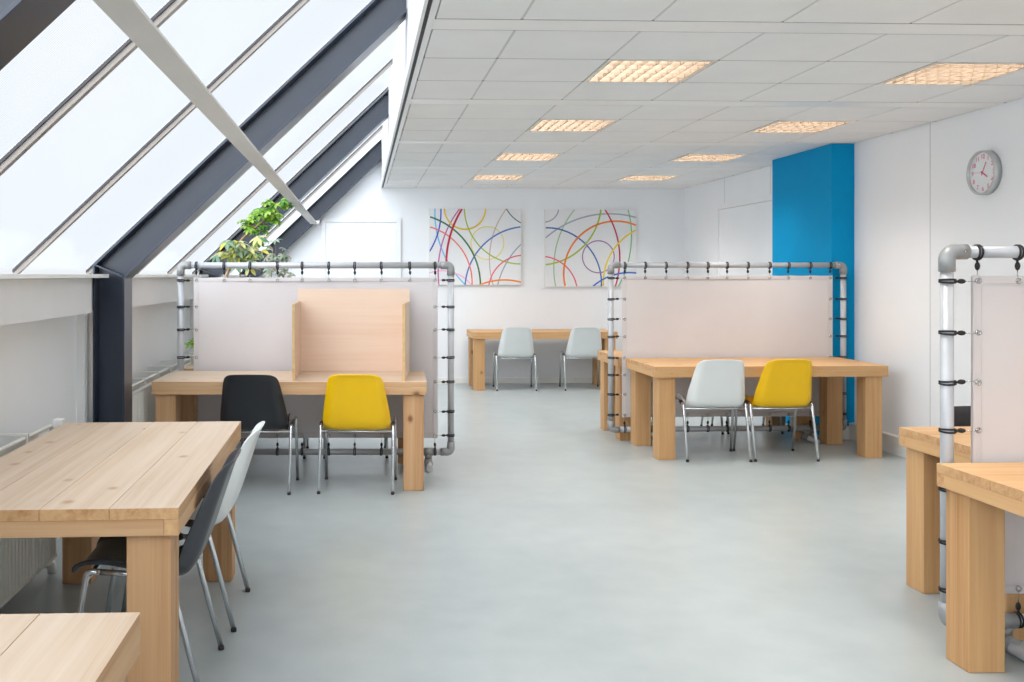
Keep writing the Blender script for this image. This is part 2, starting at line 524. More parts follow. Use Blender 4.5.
# wall trunking
def trunk(name, segs, label):
    bm = new()
    for s in segs: box(bm, *s)
    struct(name, bm, 'sill', label, 'baseboard', bevel=.003)
trunk('baseboard_right', [(XW - .055, XW, YR, 8.499, 0, .15), (XW - .055, XW, 9.751, YB, 0, .15), (4.238, XW - .056, 8.487, 8.499, 0, .12)],
      'white skirting trunking along the right wall')
trunk('baseboard_back', [(-1.6, -.56, YB - .015, YB, 0, .08), (.59, 4.40, YB - .015, YB, 0, .08)], 'white skirting along the far wall')

# flush doors
def door(name, label, w, h, loc, rz, handle=True):
    d = bpy.data.objects.new(name, None); COL.objects.link(d)
    d.location = loc; d.rotation_euler = (0, 0, rz); tag(d, label, 'door', kind='structure')
    bm = new()
    for x0, x1, z0, z1 in ((-w / 2 - .06, -w / 2, 0, h + .06), (w / 2, w / 2 + .06, 0, h + .06), (-w / 2, w / 2, h, h + .06)):
        box(bm, x0, x1, -.03, -.001, z0, z1)
    obj('door_frame', bm, 'white_lacquer', d, bevel=.003)
    bm = new(); box(bm, -w / 2 + .003, w / 2 - .003, -.018, -.001, .005, h - .003)
    obj('door_leaf', bm, 'white_wall', d)
    if handle:
        bm = new(); tube(bm, fillet([(w / 2 - .08, -.018, 1.05), (w / 2 - .08, -.07, 1.05), (w / 2 - .2, -.07, 1.05)], .02), .009)
        obj('door_handle', bm, 'chrome', d)
door('door_1', 'flush white door in the far wall', .96, 2.20, (.015, YB, 0), 0)
door('door_2', 'flush white door in the right wall beyond the pillar', 1.60, 2.29, (XW, 10.92, 0), R(-90))

# luminaires
def make_luminaire(first):
    w = .605
    t = thing('ceiling_light', first, 'ceiling light', (0, 0, 0), 0, 'recessed ceiling lights')
    bm = new()
    for x0, x1, y0, y1 in ((-w/2, -w/2 + .02, -w/2, w/2), (w/2 - .02, w/2, -w/2, w/2), (-w/2 + .02, w/2 - .02, -w/2, -w/2 + .015), (-w/2 + .02, w/2 - .02, w/2 - .015, w/2)):
        box(bm, x0, x1, y0, y1, -.003, .001)
    obj('frame', bm, 'lamp_house', t)
    bm = new()
    h = w / 2
    for x0, x1, y0, y1, z0, z1 in ((-h, -h + .004, -h, h, .0015, .10), (h - .004, h, -h, h, .0015, .10), (-h, h, -h, -h + .004, .0015, .10), (-h, h, h - .004, h, .0015, .10), (-h, h, -h, h, .10, .104)):
        box(bm, x0, x1, y0, y1, z0, z1)
    obj('housing', bm, 'louver', t)
    bm = new()
    nx, ny = 8, 5
    for i in range(1, nx):
        x = -h + .02 + i * (w - .04) / nx
        box(bm, x - .0015, x + .0015, -h + .015, h - .015, 0, .056)
    for i in range(1, ny):
        y = -h + .015 + i * (w - .03) / ny
        box(bm, -h + .02, h - .02, y - .003, y + .003, 0, .056)
    for y in (-h + .0165, h - .0165): box(bm, -h + .02, h - .02, y - .0014, y + .0014, -.0028, .060)
    for x in (-h + .0215, h - .0215): box(bm, x - .0014, x + .0014, -h + .015, h - .015, -.0028, .060)
    obj('louvre', bm, 'louver', t)
    for i in range(4):
        y = -h + .015 + (i + .5) * (w - .03) / 4
        bm = new(); tube(bm, [(-h + .03, y, .080), (h - .03, y, .080)], .013, 10)
        obj('lamp_tube', bm, 'tube_lamp', t)
    ld = bpy.data.lights.get('fluorescent light')
    if ld is None:
        ld = bpy.data.lights.new('fluorescent light', 'AREA'); ld.shape = 'RECTANGLE'; ld.size = ld.size_y = w - .05
        ld.energy = LAMP_W; ld.color = (1.0, .955, .90)
    lo = bpy.data.objects.new('lamp_light', ld); COL.objects.link(lo); lo.parent = t; lo.location = (0, 0, .0655)
    return t
lum0 = None
SPOT = {}
vis = sorted([s for s in lum_spots if s[2] > 4.5 and s[3] < 12.6], key=lambda s: (s[0], s[2]))
words_l = ['nearest', 'second', 'third', 'farthest']
lum_lab = {}
for n, s in enumerate(vis):
    side = 'left' if s[0] < 2 else 'right'
    w = words_l[n % 4]
    lum_lab[s] = {'nearest': 'nearest square ceiling light of the %s row' % side, 'farthest': 'farthest square ceiling light of the %s row by the far wall' % side}.get(w, '%s square ceiling light along the %s row' % (w, side))
for s in lum_spots:
    x, y = (s[0] + s[1]) / 2, (s[2] + s[3]) / 2
    if s[3] - s[2] < .5: continue
    lab = lum_lab.get(s)
    if lab is None and y > 4: continue
    lab = lab or 'square ceiling light behind the viewpoint'
    if lum0 is None:
        lum0 = make_luminaire(lab); lum0.location = (x, y, ZC)
    else: dup(lum0, (x, y, ZC), 0, lab)

# ------------------------------------------------------------------ tables
def make_table(label, L, W, loc, rz, H=.75, lw=.14, nplank=5, lx=.02, tone='wood'):
    t = thing('wooden_table', label, 'table', loc, rz, 'spruce tables')
    bm = new(); pw = W / nplank
    for i in range(nplank):
        fs = box(bm, -L / 2, L / 2, -W / 2 + i * pw + (.0006 if i else 0), -W / 2 + (i + 1) * pw - (.0006 if i < nplank - 1 else 0), H - .036, H)
        fs[0].material_index = fs[1].material_index = 1
        fs[2].material_index = fs[3].material_index = 2
    obj('tabletop', bm, [tone + '_x', 'wood_end', tone + '_rx'], t, bevel=.0012)
    a, b = H - .088, H - .0365
    for s in (-1, 1):
        bm = new(); y = s * (W / 2 - .0225)
        fs = box(bm, -L / 2, L / 2, y - .0225, y + .0225, a, b); fs[0].material_index = fs[1].material_index = 1
        obj('apron', bm, [tone + '_rx', 'wood_end'], t, bevel=.002)
        bm = new(); x = s * (L / 2 - .0225)
        box(bm, x - .0225, x + .0225, -W / 2 + .0455, W / 2 - .0455, a, b)
        obj('apron', bm, [tone + '_y'], t, bevel=.002)
    for sx in (-1, 1):
        for sy in (-1, 1):
            bm = new(); x, y = sx * (L / 2 - lx - lw / 2), sy * (W / 2 - .026 - lw / 2)
            box(bm, x - lw / 2, x + lw / 2, y - lw / 2, y + lw / 2, .0, a - .0005)
            obj('leg', bm, [tone + '_z'], t, bevel=.004)
    return t

make_table('long spruce table at left with a charcoal and a white chair', 1.79, .86, (-1.012, 3.925, 0), R(90.8), nplank=4)
make_table('spruce table corner in the bottom left foreground', 1.79, .86, (-.905, 1.205, 0), R(90), nplank=4)
make_table('spruce table carrying the plywood study booth', 1.885, .765, (-.470, 6.975, 0), R(-2.5), nplank=4)
make_table('spruce table hidden behind the left cloth screen', 1.88, .74, (-.47, 7.905, 0), R(-2), nplank=4)
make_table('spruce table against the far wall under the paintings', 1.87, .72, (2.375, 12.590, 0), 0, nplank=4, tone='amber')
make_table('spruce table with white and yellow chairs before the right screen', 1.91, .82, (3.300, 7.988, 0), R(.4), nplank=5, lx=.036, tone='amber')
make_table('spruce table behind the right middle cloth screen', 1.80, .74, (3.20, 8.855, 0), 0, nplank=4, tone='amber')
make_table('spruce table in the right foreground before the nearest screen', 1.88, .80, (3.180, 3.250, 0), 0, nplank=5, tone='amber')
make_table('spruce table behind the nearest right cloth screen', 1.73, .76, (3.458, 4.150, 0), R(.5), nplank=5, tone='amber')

# ------------------------------------------------------------------ chairs
def shell_bm():
    prof = [(.215, .434), (.210, .451), (.186, .464), (.13, .466), (.06, .456), (-.01, .441), (-.08, .424), (-.14, .418),
            (-.184, .432), (-.213, .478), (-.237, .545), (-.263, .625), (-.288, .700), (-.305, .751), (-.320, .790), (-.331, .810), (-.339, .820)]
    hw = [.165, .190, .205, .213, .219, .224, .229, .233, .235, .233, .226, .215, .203, .194, .183, .169, .138]
    ed = [.006, .016, .024, .030, .034, .037, .040, .044, .050, .056, .058, .054, .048, .040, .031, .022, .012]
    N = 24
    bm = new(); rows = []
    for i, (y, z) in enumerate(prof):
        a = Vector(prof[max(i - 1, 0)]); b = Vector(prof[min(i + 1, len(prof) - 1)])
        t = (b - a).normalized(); n = Vector((-t.y, t.x))   # in (y,z): towards the sitter
        if n.y < 0 and i < 6: n = -n
        if i >= 6 and n.x < 0 and n.y <= 0: n = -n
        if i >= 11: n = Vector((1, -.12 if i < 15 else -.25))
        row = []
        for k in range(N + 1):
            v = -1 + 2 * k / N
            av = abs(v)
            lift = ed[i] * (max(0, av - .80) / .20) ** 1.0 + .008 * v * v * (1 if i > 2 else .3)
            row.append(bm.verts.new((hw[i] * v, y + n.x * lift, z + n.y * lift)))
        rows.append(row)
    for A, B in zip(rows, rows[1:]):
        for k in range(N):
            f = bm.faces.new((A[k], A[k + 1], B[k + 1], B[k])); f.smooth = True
    return bm

def make_chair(label, mat, loc, rz):
    t = thing('shell_chair', label, 'chair', loc, rz, 'stackable shell chairs')
    s = obj('seat_shell', shell_bm(), mat, t)
    so = s.modifiers.new('thick', 'SOLIDIFY'); so.thickness = .007; so.offset = 0
    sb = s.modifiers.new('smooth', 'SUBSURF'); sb.levels = 1; sb.render_levels = 1
    for sx in (-1, 1):
        rb = Vector((sx * .250, -.125, .446)); fb = Vector((sx * .248, .150, .470))
        rail_a = rb + (fb - rb) * .16; rail_b = rb + (fb - rb) * .84
        bm = new(); tube(bm, fillet([(sx * .251, -.24, .012), rb, rail_a], .045), .0108)
        l = obj('leg', bm, 'chrome', t)
        bm = new(); lathe(bm, [(.0112, 0), (.0122, .003), (.0122, .014), (.0112, .017)], (sx * .251, -.24, 0), 12); obj('rubber_foot', bm, 'rubber', l)
        bm = new(); tube(bm, fillet([(sx * .251, .225, .012), fb, rail_b], .05), .0108)
        l = obj('leg', bm, 'chrome', t)
        bm = new(); lathe(bm, [(.0112, 0), (.0122, .003), (.0122, .014), (.0112, .017)], (sx * .251, .225, 0), 12); obj('rubber_foot', bm, 'rubber', l)
        bm = new(); tube(bm, [rail_a, rail_b], .0108); obj('side_rail', bm, 'chrome', t)
        bm = new()
        d = (rail_b - rail_a).normalized()
        p0 = rail_a - d * .01
        tube(bm, [p0, p0 + d * .008, p0 + d * .055, p0 + d * .063], [.012, .0155, .0155, .012], 12)
        obj('linking_clip', bm, 'clip', t)
    bm = new(); tube(bm, [(-.251, -.136, .409), (.251, -.136, .409)], .0070); obj('cross_bar', bm, 'chrome', t)
    bm = new(); tube(bm, [(-.247, .160, .434), (.247, .160, .434)], .0088); obj('cross_bar', bm, 'chrome', t)
    return t
def recolour(c, mat):
    for ch in c.children:
        if ch.name.startswith('seat_shell'):
            ch.data = ch.data.copy(); ch.data.materials[0] = M[mat]
    return c

c0 = make_chair('yellow shell chair at the table with the plywood booth', 'shell_yellow', (-.012, 6.732, 0), R(-4.5))
recolour(dup(c0, (-.715, 6.745, 0), R(-3.5), 'black shell chair beside the yellow one at the booth table'), 'shell_black')
recolour(dup(c0, (2.853, 7.742, 0), R(-2.5), 'white shell chair at the right table beside a yellow chair'), 'shell_white')
dup(c0, (3.393, 7.742, 0), R(-1), 'yellow shell chair at the right table beside a white chair')
recolour(dup(c0, (2.010, 12.445, 0), R(-2), 'white shell chair at the far wall table, left of two'), 'shell_white')
recolour(dup(c0, (2.895, 12.44, 0), R(-3), 'white shell chair at the far wall table, right of two'), 'shell_white')
recolour(dup(c0, (-.785, 3.565, 0), R(91), 'charcoal shell chair pushed under the near long left table'), 'shell_grey')
recolour(dup(c0, (-.765, 4.262, 0), R(90), 'white shell chair behind the charcoal one at the near left table'), 'shell_white')
recolour(dup(c0, (-.035, 7.985, 0), R(180), 'chair with chrome legs behind the left cloth screen, right of two'), 'shell_white')
recolour(dup(c0, (-.70, 7.99, 0), R(180), 'chair with chrome legs behind the left cloth screen, left of two'), 'shell_white')
recolour(dup(c0, (3.10, 9.005, 0), R(184), 'chair with chrome legs behind the right middle screen, left of two'), 'shell_white')
recolour(dup(c0, (3.69, 9.04, 0), R(178), 'chair with chrome legs behind the right middle screen, right of two'), 'shell_white')

recolour(dup(c0, (3.09, 4.40, 0), R(180), 'black shell chair behind the nearest right screen, only its top showing'), 'shell_black')

# ------------------------------------------------------------------ cloth screens on tube frames
def make_screen(label, loc, rz, W, nt, ns, zb=.117, zt=1.556, fo=.33):
    t = thing('screen', label, 'room divider', loc, rz, 'cloth screens on tube frames')
    r = .0242; h = W / 2; el = .052
    # tubes
    for z in (zb, zt):
        bm = new(); tube(bm, [(-h + el - .012, 0, z), (h - el + .012, 0, z)], r, 18); obj('frame_tube', bm, 'tube', t)
    for x in (-h, h):
        bm = new(); tube(bm, [(x, 0, zb + el - .012), (x, 0, zt - el + .012)], r, 18); obj('frame_tube', bm, 'tube', t)
    for sx in (-1, 1):
        for z, sz in ((zb, 1), (zt, -1)):
            bm = new()
            c = Vector((sx * h, 0, z))
            pts = fillet([c + Vector((-sx * .078, 0, 0)), c, c + Vector((0, 0, sz * .078))], .045, 7)
            tube(bm, pts, .0305, 18)
            e = obj('elbow', bm, 'fitting', t)
            bm = new(); lathe(bm, [(.004, -.003), (.006, 0), (.004, .003)], c + Vector((-sx * .055, -.031, 0)), 8); obj('set_screw', bm, 'eyelet', e)
    # cloth
    fx, f0, f1 = h - .100, zb + .105, zt - .092
    bm = new(); nx, nz = 40, 24
    g = []
    for i in range(nx + 1):
        col = []
        for j in range(nz + 1):
            u, v = -1 + 2 * i / nx, j / nz
            x, z = fx * u, f0 + (f1 - f0) * v
            # slack between the eyelets
            ex = .004 * math.sin(PI * ((v * (ns - 1)) % 1)) * (1 if u > 0 else -1) if i in (0, nx) else 0
            ez = .003 * math.sin(PI * (((u + 1) / 2 * (nt - 1)) % 1)) * (1 if v > .5 else -1) if j in (0, nz) else 0
            col.append(bm.verts.new((x - ex, .004 * math.sin(3 * u + 2 * v), z - ez)))
        g.append(col)
    for i in range(nx):
        for j in range(nz):
            bm.faces.new((g[i][j], g[i + 1][j], g[i + 1][j + 1], g[i][j + 1])).smooth = True
    cl = obj('cloth', bm, 'fabric', t)
    so = cl.modifiers.new('thick', 'SOLIDIFY'); so.thickness = .0012; so.offset = 0
    bm = new()
    for s in (-1, 1):
        for x0, x1, z0, z1 in ((-fx, -fx + .035, f0, f1), (fx - .035, fx, f0, f1), (-fx + .035, fx - .035, f1 - .035, f1), (-fx + .035, fx - .035, f0, f0 + .035)):
            box(bm, x0 + .001, x1 - .001, s * .0062 - .0003, s * .0062 + .0003, z0 + .003, z1 - .003)
    obj('hem', bm, 'fabric', cl)
    rnd = random.Random(W * 1000 + nt)
    em = tm = None
    def eyelet(x, z):
        nonlocal em
        if em is None:
            bm = new()
            tube(bm, ring((0, 0, 0), (0, 1, 0), .0095, 14), .0035, 6, closed=True)
            tube(bm, ring((0, -.006, 0), (0, 1, 0), .0095, 14), .0032, 6, closed=True)
            o = obj('eyelet', bm, 'eyelet', cl); em = o
        else:
            o = em.copy(); COL.objects.link(o); o.parent = cl
        o.location = (x, -.003, z)
    def tie(x, z, rot, d):
        """d: pipe centre to eyelet; built with the pipe at the origin and the eyelet below it"""
        nonlocal tm
        key = round(d, 3)
        tm = tm or {}
        if key not in tm:
            bm = new()
            for dx in (-.0045, .0045):
                rg = ring((dx, 0, -.002), (1, dx * 14, 0), r + .0042, 18)
                tube(bm, rg, .0040, 8, closed=True)
            tube(bm, [(-.002, -.004, -r - .002), (-.001, -.004, -r - .020)], .0045, 8)
            tube(bm, [(0, -.004, -r - .016), (0, -.004, -r - .022), (0, -.004, -r - .032), (0, -.004, -r - .044), (0, -.004, -r - .048)], [.004, .0085, .0105, .0075, .003], 10)
            o = obj('bungee_tie', bm, 'cord', t)
            bm = new(); tube(bm, fillet([(0, -.004, -r - .045), (0, -.006, -d + .01), (0, -.007, -d), (0, .004, -d - .006)], .004), .0017, 6)
            obj('hook', bm, 'eyelet', o)
            tm[key] = o
        else:
            s = tm[key]; o = s.copy(); COL.objects.link(o); o.parent = t
            for ch in s.children:
                c = ch.copy(); COL.objects.link(c); c.parent = o
        o.location = (x, 0, z); o.rotation_euler = (0, rot + R(rnd.uniform(-3, 3)), 0)
    m = .022
    for i in range(nt):
        x = -fx + m + 2 * (fx - m) * i / (nt - 1)
        xx = x + (rnd.uniform(-.012, .012) if 0 < i < nt - 1 else 0)
        eyelet(xx, f1 - m); tie(xx, zt, 0, zt - f1 + m)
        eyelet(xx, f0 + m); tie(xx, zb, PI, f0 + m - zb)
    for j in range(ns):
        z = f0 + m + (f1 - f0 - 2 * m) * j / (ns - 1)
        if j in (0, ns - 1): zz = z + (-.001 if j else .001)
        else:
            zz = z + rnd.uniform(-.02, .02)
            eyelet(-fx + m, zz); eyelet(fx - m, zz)
        zz2 = zz
        tie(-h, zz2, R(-90), h - fx + m); tie(h, zz2, R(90), h - fx + m)
    # feet: clamp on the bottom tube, short post and a tube lying on the floor
    for sx in (-1, 1):
        x = sx * (h - fo)
        bm = new(); tube(bm, [(x - .04, 0, zb), (x + .04, 0, zb)], .031, 16); tube(bm, [(x, 0, zb - .02), (x, 0, .06)], .027, 14); tube(bm, [(x, -.05, .034), (x, .05, .034)], .0325, 16)
        f = obj('foot_clamp', bm, 'fitting', t)
        bm = new(); tube(bm, [(x, -.20, .026), (x, .20, .026)], .0242, 16); obj('foot_tube', bm, 'tube', f)
    return t
make_screen('white cloth screen behind the plywood booth table at left', (-.342, 7.43, 0), R(-2.2), 2.085, 10, 7, fo=.172)
make_screen('white cloth screen behind the white and yellow chairs at right', (3.272, 8.434, 0), 0, 2.10, 11, 8, .113, 1.570)
make_screen('nearest white cloth screen, cut by the right picture edge', (3.343, 3.700, 0), R(.4), 2.07, 12, 7, .117, 1.572, .235)

# ------------------------------------------------------------------ plywood booth
t = thing('study_booth', 'pale plywood three sided desk booth on the left middle table', 'desk booth', (-.047, 7.315, .7505), R(-1.5))
bm = new(); box(bm, -.424, .424, -.009, .009, 0, .625); obj('back_panel', bm, 'ply', t, bevel=.001)
for x, rz, ln in ((-.404, 1.5, .665), (.424, -4.2, .680)):
    bm = new()
    fs = box(bm, -.018, 0, -ln, -.0, 0, .53); fs[2].material_index = 1; fs[5].material_index = 1
    o = obj('side_panel', bm, ['ply', 'ply_edge'], t, bevel=.001); o.location = (x, -.010, 0); o.rotation_euler = (0, 0, R(rz))

# ------------------------------------------------------------------ paintings
def circ3(a, b, c):
    ax, ay = a; bx, by = b; cx, cy = c
    d = 2 * (ax * (by - cy) + bx * (cy - ay) + cx * (ay - by))
    ux = ((ax*ax + ay*ay) * (by - cy) + (bx*bx + by*by) * (cy - ay) + (cx*cx + cy*cy) * (ay - by)) / d
    uy = ((ax*ax + ay*ay) * (cx - bx) + (bx*bx + by*by) * (ax - cx) + (cx*cx + cy*cy) * (bx - ax)) / d
    return ux, uy, math.hypot(ax - ux, ay - uy)
def painting(label, x0, x1, z0, z1, rect, arcs):
    W, H = x1 - x0, z1 - z0
    t = thing('painting', label, 'painting', (x0, YB - .001, z0), 0, 'paintings of coloured arcs')
    bm = new(); fs = box(bm, 0, W, -.042, 0, 0, H)
    mats = ['canvas', 'canvas_edge']
    for i in (0, 1, 4, 5): fs[i].material_index = 1
    rx0, rx1, ry0, ry1 = rect
    def P(p): return ((p[0] - rx0) / (rx1 - rx0) * W, (ry1 - p[1]) / (ry1 - ry0) * H)
    for n, (rgb, pts, w) in enumerate(arcs):
        mats.append(plain('paint %s %d' % (label[:9], n), rgb, .6, var=.03)); mi = len(mats) - 1
        w = w * W / (rx1 - rx0)
        if len(pts) == 2:
            c = P(pts[0]); cx, cy = c; r = pts[1] * W / (rx1 - rx0); a0, a1 = 0, 2 * PI
        else:
            a, b, c = [P(p) for p in pts]
            cx, cy, r = circ3(a, b, c)
            an = [math.atan2(p[1] - cy, p[0] - cx) for p in (a, b, c)]
            a0 = an[0]; db = (an[1] - a0) % (2 * PI); dc = (an[2] - a0) % (2 * PI)
            a1 = a0 + dc if db < dc else a0 - (2 * PI - dc)
        N = 64; y = -.0424 - n * .00008
        prev = None
        ext = .02 / max(r, .05)
        if len(pts) == 3:
            sg = 1 if a1 > a0 else -1; a0 -= sg * ext; a1 += sg * ext
        for k in range(N + 1):
            an_ = a0 + (a1 - a0) * k / N
            q = []
            for rr in (r - w / 2, r + w / 2):
                x, z = cx + rr * math.cos(an_), cy + rr * math.sin(an_)
                q.append((min(max(x, .002), W - .002), min(max(z, .002), H - .002)))
            cxx, czz = cx + r * math.cos(an_), cy + r * math.sin(an_)
            if not (-.004 <= cxx <= W + .004 and -.004 <= czz <= H + .004): prev = None; continue
            cur = [bm.verts.new((x, y, z)) for x, z in q]
            if prev:
                f = bm.faces.new((prev[0], prev[1], cur[1], cur[0])); f.material_index = mi
            prev = cur
    obj('canvas', bm, mats, t)
painting('square painting of coloured arcs, left one, with pale yellow ring', .941, 2.196, 1.347, 2.388, (65, 690, 90, 612), [
    ((112, 186, 226), [(103, 92), (150, 370), (308, 610)], 10),
    ((64, 84, 190), [(143, 92), (125, 250), (65, 385)], 10),
    ((226, 214, 130), [(460, 325), 112], 8),
    ((196, 170, 156), [(588, 92), (480, 350), (500, 612)], 7),
    ((158, 166, 178), [(530, 612), (590, 460), (688, 335)], 9),
    ((240, 170, 196), [(65, 530), (150, 515), (350, 610)], 8),
    ((190, 92, 156), [(270, 92), (160, 300), (130, 610)], 9),
    ((226, 188, 30), [(168, 92), (305, 232), (447, 92)], 11),
    ((164, 186, 62), [(303, 92), (420, 360), (685, 468)], 9),
    ((92, 112, 124), [(590, 92), (635, 150), (685, 185)], 8),
    ((70, 112, 184), [(308, 612), (430, 340), (685, 215)], 10),
    ((236, 112, 100), [(70, 217), (270, 350), (355, 610)], 9),
    ((52, 110, 76), [(70, 148), (280, 280), (412, 610)], 11),
    ((230, 96, 122), [(470, 612), (560, 460), (685, 410)], 9),
    ((236, 136, 50), [(412, 610), (560, 578), (685, 592)], 11),
    ((190, 36, 60), [(285, 95), (205, 280), (180, 450)], 14)])
painting('square painting of coloured arcs, right one, with purple ring', 2.525, 3.786, 1.325, 2.378, (68, 690, 103, 625), [
    ((150, 162, 174), [(160, 103), (130, 160), (72, 188)], 8),
    ((150, 190, 140), [(268, 103), (150, 330), (140, 625)], 8),
    ((160, 168, 180), [(72, 295), (350, 150), (690, 157)], 10),
    ((112, 184, 124), [(633, 103), (655, 320), (565, 625)], 8),
    ((60, 104, 172), [(72, 227), (300, 300), (450, 625)], 10),
    ((166, 190, 52), [(447, 103), (340, 340), (72, 477)], 11),
    ((232, 96, 116), [(68, 422), (200, 480), (283, 625)], 9),
    ((160, 112, 170), [(430, 423), 108], 8),
    ((236, 128, 40), [(205, 625), (300, 285), (690, 210)], 12),
    ((188, 42, 74), [(475, 103), (575, 400), (545, 625)], 10),
    ((232, 206, 36), [(465, 625), (530, 380), (690, 240)], 11),
    ((58, 104, 196), [(392, 625), (540, 545), (685, 533)], 11)])

# ------------------------------------------------------------------ clock
t = thing('wall_clock', 'round wall clock with pink numerals on the right wall', 'clock', (XW - .001, 6.66, 2.208), R(-90))
def disc(bm, r, y0, y1, mi=0, seg=40):
    prof = [bm.verts.new((r * math.cos(2*PI*k/seg), y0, r * math.sin(2*PI*k/seg))) for k in range(seg)]
    pr2 = [bm.verts.new((r * math.cos(2*PI*k/seg), y1, r * math.sin(2*PI*k/seg))) for k in range(seg)]
    bm.faces.new(prof); bm.faces.new(pr2[::-1])
    for k in range(seg): bm.faces.new((prof[k], prof[(k+1) % seg], pr2[(k+1) % seg], pr2[k])).smooth = True
bm = new(); disc(bm, .15, -.03, 0)
# open ring rim
def rim(bm, r0, r1, y0, y1, seg=44):
    R4 = []
    for r, y in ((r0, y0), (r1, y0), (r1, y1), (r0, y1)):
        R4.append([bm.verts.new((r * math.cos(2*PI*k/seg), y, r * math.sin(2*PI*k/seg))) for k in range(seg)])
    for i in range(4):
        A, B = R4[i], R4[(i + 1) % 4]
        for k in range(seg): bm.faces.new((A[k], A[(k+1) % seg], B[(k+1) % seg], B[k])).smooth = i in (1, 3)
rim(bm, .146, .157, -.055, 0)
obj('rim', bm, 'clock_rim', t)
bm = new(); disc(bm, .1455, -.034, -.0302); face = obj('dial', bm, 'clock_face', t)
for n in range(1, 13):
    cu = bpy.data.curves.new('num', 'FONT'); cu.body = str(n); cu.size = .044; cu.align_x = 'CENTER'; cu.align_y = 'CENTER'; cu.extrude = .0006; cu.offset = .0006
    tmp = bpy.data.objects.new('tmp', cu); COL.objects.link(tmp)
    bpy.context.view_layer.update()
    me = bpy.data.meshes.new_from_object(tmp.evaluated_get(bpy.context.evaluated_depsgraph_get()))
    bpy.data.objects.remove(tmp)
    me.materials.clear(); me.materials.append(M['clock_pink'])
    o = bpy.data.objects.new('numeral', me); COL.objects.link(o); o.parent = face
    a = PI / 2 - n * PI / 6
    o.rotation_euler = (R(90), 0, 0); o.location = (.115 * math.cos(a), -.0352, .115 * math.sin(a))
def hand(name, ang, l, w, y, mat):
    bm = new(); box(bm, -w / 2, w / 2, y - .001, y, -.02, l)
    bmesh.ops.rotate(bm, verts=bm.verts, cent=(0, 0, 0), matrix=Matrix.Rotation(R(ang), 3, 'Y'))
    obj(name, bm, mat, t)
hand('hour_hand', 122, .062, .010, -.037, 'clock_red')
hand('minute_hand', 30, .085, .008, -.0395, 'clock_red')
hand('second_hand', 275, .10, .002, -.0415, 'clock_red')
bm = new(); disc(bm, .1455, -.050, -.048); obj('clock_glass', bm, 'clear', t)

# ------------------------------------------------------------------ radiators
def radiator(label, y0, y1, box_at=None):
    t = thing('radiator', label, 'radiator', (-1.55, (y0 + y1) / 2, 0), 0, 'radiators under the left windows')
    L = (y1 - y0) / 2
    bm = new()
    n = int((y1 - y0) / .042); s = (y1 - y0) / n
    x = .062
    pts = []
    for i in range(n):
        a = -L + i * s
        pts += [(x - .008, a), (x, a + s * .18), (x, a + s * .62), (x - .008, a + s * .8)]
    pts.append((x - .008, L))
    lo = [bm.verts.new((px, py, .115)) for px, py in pts]; hi = [bm.verts.new((px, py, .685)) for px, py in pts]
    for i in range(len(pts) - 1): bm.faces.new((lo[i], lo[i + 1], hi[i + 1], hi[i]))
    box(bm, .030, .0535, -L, L, .10, .70); box(bm, .050, x, -L, L, .685, .70); box(bm, .050, x, -L, L, .10, .115)
    obj('front_panel', bm, 'radiator', t)
    bm = new(); box(bm, -.045, -.03, -L, L, .10, .70); obj('back_panel', bm, 'radiator', t)
    bm = new()
    n2 = int((y1 - y0) / .1)
    for i in range(n2 + 1):
        y = -L + .01 + (2 * L - .02) * i / n2
        box(bm, -.03, .03, y - .001, y + .001, .12, .68)
    obj('convector_fins', bm, 'radiator', t)
    for y in (-L + .3, 0, L - .3):
        bm = new(); box(bm, -.139, -.0455, y - .015, y + .015, .2, .6); obj('bracket', bm, 'radiator', t)
    bm = new(); tube(bm, fillet([(.02, -L - .05, .02), (.02, -L - .05, .735), (.02, L + .05, .735), (.02, L + .05, .06), (.02, L - .05, .06), (.02, L - .05, .10)], .03), .010)
    p = obj('pipe', bm, 'radiator', t)
    for k in range(int((y1 - y0) / .45)):
        y = -L + .15 + k * .45
        bm = new(); box(bm, -.139, .036, y - .012, y + .012, .748, .756); box(bm, .030, .036, y - .012, y + .012, .70, .7475); obj('pipe_clip', bm, 'radiator', p)
    bm = new(); lathe(bm, [(.016, .0), (.022, .01), (.022, .05), (.016, .06)], (.02, L + .05, .0), 14); obj('valve', bm, 'sill', t)
    if box_at:
        bm = new(); box(bm, .0, .05, box_at - .025, box_at + .025, .705, .752); obj('thermostat_box', bm, 'sill', t, bevel=.006)
    return t
radiator('white ribbed radiator behind the near long left table', 2.5, 4.78, 1.29)
radiator('white radiator left of the booth table', 6.25, 9.5)

